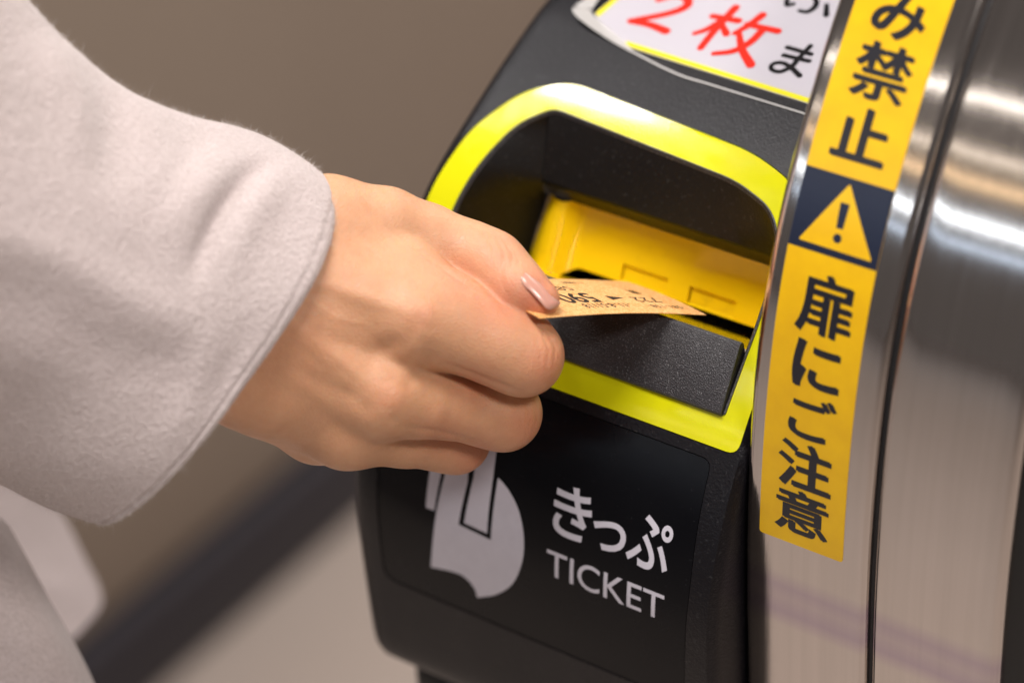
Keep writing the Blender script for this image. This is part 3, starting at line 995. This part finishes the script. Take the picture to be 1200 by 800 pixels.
# sleeve rings from the cuff back: upper point, lower point, distance, half thickness, how far the near edge runs towards the hand (mm)
SLEEVE_RINGS = [
    (386, 226, 110, 602, 702, 34, 14), (372, 200, 94, 603, 700, 34, 14), (326, 168, 50, 592, 698, 36, 12), (278, 150, -5, 566, 695, 38, 10), (227, 136, -60, 544, 691, 40, 8),
    (160, 108, -135, 504, 685, 42, 6), (100, 64, -205, 464, 679, 44, 5), (60, 34, -260, 419, 674, 46, 4), (10, -20, -330, 344, 666, 48, 4), (-60, -100, -420, 244, 656, 50, 4),
]
SLEEVE_FOLDS = [
    ([(322, 186), (290, 205), (262, 240), (240, 285), (228, 330)], 11, -3.0), ([(340, 205), (315, 225), (285, 270), (265, 330)], 20, 1.6), ([(290, 180), (250, 200), (220, 240), (200, 290)], 26, 1.8),
    ([(-40, 262), (60, 300), (140, 342), (230, 392)], 24, 1.6), ([(-40, 330), (60, 372), (150, 420), (240, 440)], 40, -1.8),
    ([(40, 30), (90, 120), (100, 200)], 26, 1.6), ([(90, 60), (130, 140), (130, 230)], 26, -1.4), ([(160, 110), (190, 170), (190, 240)], 24, .9),
    ([(250, 400), (230, 470), (190, 530)], 22, 1.0), ([(300, 360), (270, 430), (230, 490)], 18, -.8),
]
COAT_PANELS = [
    ('coat_skirt', [[(-300, 420, 930), (-100, 500, 930), (30, 560, 936), (72, 596, 940)], [(-300, 560, 935), (-120, 600, 930), (30, 640, 936), (98, 650, 942)], [(-300, 700, 935), (-100, 700, 930), (40, 700, 936), (119, 702, 944)],
                    [(-300, 860, 940), (-100, 830, 936), (20, 790, 938), (92, 742, 942)]], 3, 0),
    ('coat_front', [[(-360, 540, 770), (-200, 550, 758), (-90, 560, 755), (-20, 590, 762), (6, 616, 776)], [(-360, 680, 770), (-200, 680, 756), (-60, 690, 752), (24, 690, 760), (50, 700, 776)],
                    [(-360, 800, 770), (-200, 800, 754), (-30, 800, 750), (76, 800, 758), (108, 800, 776)], [(-360, 960, 770), (-200, 960, 752), (0, 960, 748), (138, 960, 758), (176, 960, 776)]], 3, 2),
]

# ------------------------------------------------------------------ the person: hand, sleeve, coat
person = empty('person', (-.30, -.42, 0))
tag(person, 'right hand and sleeve of a person in a pale wool coat pushing in a ticket', 'person')


def C3(px, py, dep):
    return np.array([(px - 600) / FPX * dep, (py - 400) / FPX * dep, dep])   # camera mm


def smin(a, b, k):
    h = np.clip(.5 + .5 * (b - a) / k, 0, 1)
    return b + (a - b) * h - k * h * (1 - h)


H = .5    # grid step, mm
lo = C3(215, 180, 690) - np.array([0, 0, 0]); hi = C3(690, 575, 690)
lo = np.array([lo[0], lo[1] - 2, 660.]); hi = np.array([hi[0], hi[1], 762.])
dims = np.ceil((hi - lo) / H).astype(int)
gx_, gy_, gz_ = [(lo[i] + H * np.arange(dims[i])).astype(np.float32) for i in range(3)]
SHAPE = (len(gx_), len(gy_), len(gz_))
FAR = np.float32(30)


def cone(field, a, b, ra, rb, k):
    """blend a tapered capsule into a field, only near it"""
    pad = max(ra, rb) + k * 1.5 + 6
    sl = []
    for i, g in enumerate((gx_, gy_, gz_)):
        i0 = max(0, int((min(a[i], b[i]) - pad - lo[i]) / H)); i1 = min(len(g), int((max(a[i], b[i]) + pad - lo[i]) / H) + 2)
        if i1 <= i0: return field
        sl.append(slice(i0, i1))
    X, Y_, Z_ = gx_[sl[0]][:, None, None], gy_[sl[1]][None, :, None], gz_[sl[2]][None, None, :]
    ab = b - a; L2 = float(ab @ ab) + 1e-9
    t_ = np.clip(((X - a[0]) * ab[0] + (Y_ - a[1]) * ab[1] + (Z_ - a[2]) * ab[2]) / L2, 0, 1)
    d = np.sqrt((X - a[0] - t_ * ab[0]) ** 2 + (Y_ - a[1] - t_ * ab[1]) ** 2 + (Z_ - a[2] - t_ * ab[2]) ** 2) - (ra + (rb - ra) * t_)
    sub = field[tuple(sl)]
    field[tuple(sl)] = smin(sub, d.astype(np.float32), k)
    return field


def chain(pts, k, field=None):
    f = np.full(SHAPE, FAR, np.float32) if field is None else field
    for p, q in zip(pts[:-1], pts[1:]):
        cone(f, C3(*p[:3]), C3(*q[:3]), p[3], q[3], k)
    return f


# palm and wrist
palm_f = np.full(SHAPE, FAR, np.float32)
for p, q in HAND_PALM:
    cone(palm_f, C3(*p[:3]), C3(*q[:3]), p[3], q[3], 7.0)
fing = None
for ch_ in HAND_FINGERS:
    f = chain(ch_, 3.0)
    fing = f if fing is None else smin(fing, f, 4.0 if ch_ is HAND_FINGERS[1] else .6)
thumb = chain(HAND_THUMB, 3.5)
thumb_base = chain(HAND_THUMB_BASE, 5.0)
body_f = smin(palm_f, thumb_base, 8.0)
d_all = smin(body_f, fing, 3.2)
d_all = smin(d_all, thumb, 1.0)
# light smoothing of the field rounds the blends
for _ in range(3):
    for ax in range(3):
        d_all = (np.roll(d_all, 1, ax) + 2 * d_all + np.roll(d_all, -1, ax)) / 4


def surface_nets(D):
    ins_ = D < 0
    nx, ny, nz = D.shape
    acc = np.zeros((nx - 1, ny - 1, nz - 1, 3), np.float32); cnt = np.zeros((nx - 1, ny - 1, nz - 1), np.float32)
    for ax in range(3):
        s0 = [slice(None)] * 3; s1 = [slice(None)] * 3
        s0[ax] = slice(0, -1); s1[ax] = slice(1, None)
        a_, b_ = D[tuple(s0)], D[tuple(s1)]
        cr = (a_ < 0) != (b_ < 0)
        t_ = np.where(cr, a_ / np.where(cr, a_ - b_, 1), 0)
        o1, o2 = [i for i in range(3) if i != ax]
        for i in (0, 1):
            for j in (0, 1):
                sl = [slice(0, -1)] * 3; sl[ax] = slice(None)
                sl[o1] = slice(i, D.shape[o1] - 1 + i); sl[o2] = slice(j, D.shape[o2] - 1 + j)
                c_ = cr[tuple(sl)]; tt_ = t_[tuple(sl)]
                acc[..., ax] += np.where(c_, tt_, 0); acc[..., o1] += np.where(c_, i, 0); acc[..., o2] += np.where(c_, j, 0)
                cnt += c_
    act = cnt > 0
    idx = -np.ones(act.shape, np.int64); ii_ = np.argwhere(act); idx[act] = np.arange(len(ii_))
    V = ii_ + acc[act] / cnt[act][:, None]
    F = []
    for ax in range(3):
        o1, o2 = [(1, 2), (2, 0), (0, 1)][ax]
        s0 = [slice(1, -1)] * 3; s1 = [slice(1, -1)] * 3
        s0[ax] = slice(0, -1); s1[ax] = slice(1, None)
        a_, b_ = ins_[tuple(s0)], ins_[tuple(s1)]
        cr = np.argwhere(a_ != b_)
        sg = a_[tuple(cr.T)]
        base = cr.copy(); off = np.ones(3, int); off[ax] = 0
        base = base + off
        def cell(d1, d2):
            c_ = base.copy(); c_[:, o1] += d1; c_[:, o2] += d2
            return idx[tuple(c_.T)]
        q = np.stack([cell(-1, -1), cell(0, -1), cell(0, 0), cell(-1, 0)], 1)
        q[~sg] = q[~sg][:, ::-1]
        F.append(q)
    return V, np.vstack(F)


HV, HF = surface_nets(d_all)
HV = lo + HV * H
# normals
fn = np.cross(HV[HF[:, 2]] - HV[HF[:, 0]], HV[HF[:, 3]] - HV[HF[:, 1]])
vn = np.zeros_like(HV)
for c_ in range(4): np.add.at(vn, HF[:, c_], fn)
vn /= np.linalg.norm(vn, axis=1)[:, None] + 1e-9
# skin creases and soft relief, drawn where they lie on the back of the hand
hp = np.stack([600 + FPX * HV[:, 0] / HV[:, 2], 400 + FPX * HV[:, 1] / HV[:, 2]], 1)


def seg_dist(P, L):
    best = np.full(len(P), 1e9); pos = np.zeros(len(P))
    for i in range(len(L) - 1):
        a_, b_ = np.array(L[i], float), np.array(L[i + 1], float)
        t_ = np.clip(((P - a_) @ (b_ - a_)) / ((b_ - a_) @ (b_ - a_)), 0, 1)
        d = np.linalg.norm(P - a_ - t_[:, None] * (b_ - a_), axis=1)
        k_ = d < best; best[k_] = d[k_]; pos[k_] = (i + t_[k_]) / (len(L) - 1)
    return best, pos


front = np.clip(-vn[:, 2] * 1.6, 0, 1)
disp = np.zeros(len(HV))
for L, w, dep in HAND_CREASES:
    d, pos = seg_dist(hp, L)
    disp += dep * np.exp(-(d / w) ** 2) * front * np.sin(np.pi * np.clip(pos, .04, .96)) ** .5
HV = HV + vn * disp[:, None]

M_SKIN = mat('skin', (.70, .42, .27), .46)
n = N(M_SKIN); b_ = n.b
b_.inputs['Subsurface Weight'].default_value = .55
b_.inputs['Subsurface Radius'].default_value = (1.0, .38, .18)
b_.inputs['Subsurface Scale'].default_value = .0022
b_.inputs['Specular IOR Level'].default_value = .42
v = n.coords()
red = n.node('ShaderNodeAttribute', attribute_name='blush_shade')
mott = n.noise(v, 95, 5, .62)
fine = n.noise(v, 420, 4, .6)
base = n.ramp(mott, [(.32, (.56, .295, .165)), (.5, (.62, .335, .19)), (.72, (.585, .31, .172))])
base = n.mix(n.maprange(fine, .35, .7, 0, .22), base, (.50, .235, .125))
base = n.mix(red.outputs['Fac'], base, (.56, .19, .11))
n.link(base, b_.inputs['Base Color'])
n.link(n.maprange(n.noise(v, 300, 3), .3, .7, .40, .54), b_.inputs['Roughness'])
vo = n.node('ShaderNodeTexVoronoi', feature='DISTANCE_TO_EDGE'); vo.inputs['Scale'].default_value = 1150
dv = n.node('ShaderNodeMix', data_type='RGBA'); dv.inputs[0].default_value = .0012
n.link(n.coords((1, .75, 1)), vo.inputs['Vector'])
ve = n.maprange(vo.outputs['Distance'], 0, .22, 0, 1)
ad = n.node('ShaderNodeMath', operation='MULTIPLY_ADD'); n.link(n.noise(v, 2200, 3), ad.inputs[0]); ad.inputs[1].default_value = .8; n.link(ve, ad.inputs[2])
n.bump(ad.outputs[0], .35, .00018)

hand = mesh_obj('hand', to_world(HV * mm), HF, M_SKIN, person, True)
blush_shade = np.zeros(len(HV))
for (x, y, r, s) in HAND_BLUSH_SHADE:
    blush_shade = np.maximum(blush_shade, s * np.exp(-((hp[:, 0] - x) ** 2 + (hp[:, 1] - y) ** 2) / r ** 2))
att = hand.data.attributes.new('blush_shade', 'FLOAT', 'POINT'); att.data.foreach_set('value', blush_shade)

# thumb nail: a curved plate set on the tip
M_NAIL = mat('nail', (.56, .29, .225), .18)
N(M_NAIL).b.inputs['Subsurface Weight'].default_value = .3
M_NAIL.node_tree.nodes['Principled BSDF'].inputs['Subsurface Scale'].default_value = .001
from mathutils.bvhtree import BVHTree
bvh = BVHTree.FromPolygons([Vector(p) for p in HV], [tuple(int(i) for i in f) for f in HF])


def on_hand(px, py):
    """hand surface point and normal seen in that direction (camera mm)"""
    d = Vector(((px - 600) / FPX, (py - 400) / FPX, 1)).normalized()
    loc, nrm, i, dist = bvh.ray_cast(Vector((0, 0, 0)), d)
    return (np.array(loc), np.array(nrm)) if loc is not None else None
NA = C3(*NAIL_BASE); NT = C3(*NAIL_TIP)
nx_ = (NT - NA) / np.linalg.norm(NT - NA)
nz_ = np.array(NAIL_NORMAL, float); nz_ -= nx_ * (nz_ @ nx_); nz_ /= np.linalg.norm(nz_)
ny_ = np.cross(nz_, nx_)
Ln = np.linalg.norm(NT - NA); V = []; F = []
na_, nb_ = 12, 13
for layer in (0, 1):
    for i in range(na_):
        t_ = i / (na_ - 1)
        half = 4.3 * (0.86 + .14 * math.sin(t_ * math.pi * .8)) * (1 if t_ < .82 else math.sqrt(max(.12, 1 - ((t_ - .82) / .2) ** 2))) * (1 if t_ > .12 else .80 + .2 * t_ / .12)
        for j in range(nb_):
            w = (j / (nb_ - 1) * 2 - 1)
            q = NA + nx_ * Ln * t_ + ny_ * half * math.sin(w * 1.25) / math.sin(1.25) + nz_ * (-(1 - math.cos(w * 1.25)) * half * .95 + .5 * math.sin(t_ * math.pi) + .35 - .35 * t_ - .45 * layer)
            V.append(q)
for layer in (0, 1):
    o_ = layer * na_ * nb_
    for i in range(na_ - 1):
        for j in range(nb_ - 1):
            q = (o_ + i * nb_ + j, o_ + i * nb_ + j + 1, o_ + (i + 1) * nb_ + j + 1, o_ + (i + 1) * nb_ + j)
            F.append(q if layer else q[::-1])
edge = [j for j in range(nb_)] + [i * nb_ + nb_ - 1 for i in range(1, na_)] + [(na_ - 1) * nb_ + j for j in range(nb_ - 2, -1, -1)] + [i * nb_ for i in range(na_ - 2, 0, -1)]
for i in range(len(edge)):
    p_, q_ = edge[i], edge[(i + 1) % len(edge)]
    F.append((p_, q_, q_ + na_ * nb_, p_ + na_ * nb_))
nail = mesh_obj('thumb_nail', to_world(np.array(V) * mm), F, M_NAIL, hand, True, 60)
bm = bmesh.new(); bm.from_mesh(nail.data); bmesh.ops.recalc_face_normals(bm, faces=bm.faces); bm.to_mesh(nail.data); bm.free()

# ---- coat cloth
M_WOOL = mat('pale wool', (.60, .53, .51), .85)
n = N(M_WOOL)
n.b.inputs['Sheen Weight'].default_value = .45
n.b.inputs['Sheen Roughness'].default_value = .5
n.b.inputs['Sheen Tint'].default_value = (1, .95, .93, 1)
v = n.coords()
w1 = n.noise(v, 900, 4, .7); w2 = n.noise(v, 260, 4, .65); w3 = n.noise(v, 45, 3, .6)
cc = n.ramp(w1, [(.3, (.45, .375, .36)), (.7, (.60, .515, .50))])
cc = n.mix(n.maprange(w3, .3, .7, 0, .3), cc, (.50, .41, .405))
n.link(cc, n.b.inputs['Base Color'])
ad = n.node('ShaderNodeMath', operation='ADD'); n.link(w1, ad.inputs[0]); n.link(w2, ad.inputs[1])
n.bump(ad.outputs[0], .8, .0009)


def gauss_line(P, L, w):
    d, pos = seg_dist(P, L)
    return np.exp(-(d / w) ** 2) * np.sin(np.pi * np.clip(pos, .02, .98)) ** .6


# sleeve: rings across the forearm; each ring is given by its upper and lower outline point, its distance and its thickness
RG = np.array(SLEEVE_RINGS, float)
tt = np.linspace(0, 1, 110)
tk = np.linspace(0, 1, len(RG))
RGI = np.stack([np.interp(tt, np.linspace(0, 1, (len(RG) - 1) * 12 + 1), catmull(RG, 12)[:, c_]) for c_ in range(RG.shape[1])], 1)
NA_ = 128
rows = []
for ri_, (ux, uy, lx, ly, dep, thick, adv) in enumerate(RGI):
    U3 = C3(ux, uy, dep); L3 = C3(lx, ly, dep + 3)
    mid = (U3 + L3) / 2; half = (U3 - L3) / 2
    axis = np.array([half[1], -half[0], 0]); axis = -axis / np.linalg.norm(axis)
    if axis[0] < 0: axis = -axis
    ang = np.linspace(0, 2 * math.pi, NA_, endpoint=False)
    ca, sa = np.cos(ang), np.sin(ang)
    e_ = .84 + .40 * min(1, ri_ / 45)
    ca_ = np.sign(ca) * np.abs(ca) ** e_; sa_ = np.sign(sa) * np.abs(sa) ** e_
    rows.append(mid + ca_[:, None] * half + sa_[:, None] * np.array([0, 0, -thick]) + (np.maximum(sa_, -.3))[:, None] * axis * adv)
SL = np.array(rows)                                    # ring 0 = cuff edge
a, b = SL.shape[:2]


def grid_normals(G):
    d1 = np.roll(G, -1, 1) - np.roll(G, 1, 1)
    d0 = np.gradient(G, axis=0)
    nr = np.cross(d1, d0); nr /= np.linalg.norm(nr, axis=2)[..., None] + 1e-9
    return nr


nr = grid_normals(SL)
if (nr[a // 2, NA_ // 4, 2]) > 0: nr = -nr             # outward: towards the camera on the near side
pp = np.stack([600 + FPX * SL[..., 0] / SL[..., 2], 400 + FPX * SL[..., 1] / SL[..., 2]], -1).reshape(-1, 2)
near = np.clip(np.sin(np.linspace(0, 2 * math.pi, NA_, endpoint=False)) * 1.8 + .35, 0, 1)[None].repeat(a, 0).ravel()
dsp = np.zeros(len(pp))
for L, w, h_ in SLEEVE_FOLDS:
    dsp += h_ * gauss_line(pp, L, w) * near
# gentle unevenness of hanging cloth
sx_ = np.linspace(0, 1, a)[:, None]; an_ = np.linspace(0, 2 * math.pi, NA_, endpoint=False)[None]
dsp = dsp.reshape(a, b) + .55 * np.sin(3 * an_ + 9 * sx_) * np.clip(sx_ * 3, 0, 1) + .3 * np.sin(7 * an_ - 14 * sx_ + 1.3)
# hem: folded edge, a raised lip and a stitched furrow behind it
arc = np.concatenate([[0], np.cumsum(np.linalg.norm(np.diff(SL[:, NA_ // 4], axis=0), axis=1))])[:, None]
dsp = dsp + .10 * np.exp(-((arc - .8) / .9) ** 2) - .30 * np.exp(-((arc - 2.2) / .5) ** 2) + .12 * np.exp(-((arc - 3.4) / .8) ** 2) - .7 * np.exp(-(arc / .7) ** 2)
SLO = SL + nr * dsp[..., None]
inner = SLO[:14] - nr[:14] * 2.4
V = np.vstack([SLO.reshape(-1, 3), (SLO[0] - nr[0] * .8 + (SLO[0] - SLO[2]) * .5), inner.reshape(-1, 3)])
F = []
for i in range(a - 1):
    for j in range(b):
        F.append((i * b + j, i * b + (j + 1) % b, (i + 1) * b + (j + 1) % b, (i + 1) * b + j))
lip = a * b; inn = lip + b
for j in range(b):
    jj = (j + 1) % b
    F.append((j, lip + j, lip + jj, jj)); F.append((lip + j, inn + j, inn + jj, lip + jj))
for i in range(13):
    for j in range(b):
        F.append((inn + i * b + j, inn + (i + 1) * b + j, inn + (i + 1) * b + (j + 1) % b, inn + i * b + (j + 1) % b))
sleeve = mesh_obj('coat_sleeve', to_world(V * mm), F, M_WOOL, person, True)
bm = bmesh.new(); bm.from_mesh(sleeve.data); bmesh.ops.recalc_face_normals(bm, faces=bm.faces); bm.to_mesh(sleeve.data); bm.free()

# loose fibres standing off the wool
M_FUZZ = mat('wool fibre', (.66, .60, .58), .8)


def fuzz(name, G, NR, count, parent, length):
    a_, b_ = G.shape[:2]
    i = rng.integers(0, a_ - 1, count); j = rng.integers(0, b_, count)
    f0 = rng.random((count, 1)); f1 = rng.random((count, 1))
    j2 = (j + 1) % b_
    p = (G[i, j] * (1 - f0) + G[i + 1, j] * f0) * (1 - f1) + (G[i, j2] * (1 - f0) + G[i + 1, j2] * f0) * f1
    nn_ = NR[i, j]
    d = nn_ + rng.normal(0, .75, (count, 3)); d /= np.linalg.norm(d, axis=1)[:, None]
    l_ = length * rng.gamma(2.2, .45, (count, 1))
    side = np.cross(d, rng.normal(0, 1, (count, 3))); side /= np.linalg.norm(side, axis=1)[:, None]
    w_ = .018
    tip = p + d * l_ + rng.normal(0, .25, (count, 3)) * l_
    midp = p + d * l_ * .5
    V_ = np.stack([p - side * w_, p + side * w_, midp + side * w_ * .8, midp - side * w_ * .8, tip], 1).reshape(-1, 3)
    k_ = np.arange(count) * 5
    F_ = [f for q in k_ for f in ((q, q + 1, q + 2, q + 3), (q + 3, q + 2, q + 4))]
    o = mesh_obj(name, to_world(V_ * mm), F_, M_FUZZ, parent, False)
    tag(o, kind='stuff')
    return o


fuzz('wool_fibre', SLO, nr, 60000, sleeve, .85)
fuzz('wool_fibre', SLO[:8], nr[:8], 9000, sleeve, .7)


def cloth(name, pts, mt, thick=2.0, nu=40, nv=40, wave=1.5, seed=0):
    """cloth sheet through a grid of (px, py, depth mm) control points"""
    G = np.array([[C3(*p) for p in row] for row in pts])
    r1 = np.array([np.stack([np.interp(np.linspace(0, 1, nu), np.linspace(0, 1, (len(row) - 1) * 8 + 1), catmull(row, 8)[:, c]) for c in range(3)], 1) for row in G])
    g2 = np.array([np.stack([np.interp(np.linspace(0, 1, nv), np.linspace(0, 1, (len(r1) - 1) * 8 + 1), catmull(r1[:, i], 8)[:, c]) for c in range(3)], 1) for i in range(nu)])
    d0 = np.gradient(g2, axis=0); d1 = np.gradient(g2, axis=1)
    nn_ = np.cross(d0, d1); nn_ /= np.linalg.norm(nn_, axis=2)[..., None] + 1e-9
    if nn_[nu // 2, nv // 2, 2] > 0: nn_ = -nn_
    uu, vv = np.meshgrid(np.linspace(0, 1, nu), np.linspace(0, 1, nv), indexing='ij')
    g2 = g2 + nn_ * (wave * np.sin(5 * uu + 3 * vv + seed))[..., None]
    V_ = np.vstack([g2.reshape(-1, 3), (g2 - nn_ * thick).reshape(-1, 3)]); F_ = []
    o_ = nu * nv
    for i in range(nu - 1):
        for j in range(nv - 1):
            q = (i * nv + j, i * nv + j + 1, (i + 1) * nv + j + 1, (i + 1) * nv + j)
            F_.append(q); F_.append(tuple(x + o_ for x in q[::-1]))
    ed = [j for j in range(nv)] + [i * nv + nv - 1 for i in range(1, nu)] + [(nu - 1) * nv + j for j in range(nv - 2, -1, -1)] + [i * nv for i in range(nu - 2, 0, -1)]
    for i in range(len(ed)):
        p_, q_ = ed[i], ed[(i + 1) % len(ed)]
        F_.append((p_, q_, q_ + o_, p_ + o_))
    o = mesh_obj(name, to_world(V_ * mm), F_, mt, person, True, 70)
    bm = bmesh.new(); bm.from_mesh(o.data); bmesh.ops.recalc_face_normals(bm, faces=bm.faces); bm.to_mesh(o.data); bm.free()
    return o


for nm_, pts, thk, sd in COAT_PANELS:
    cloth(nm_, pts, M_WOOL, thk, seed=sd)
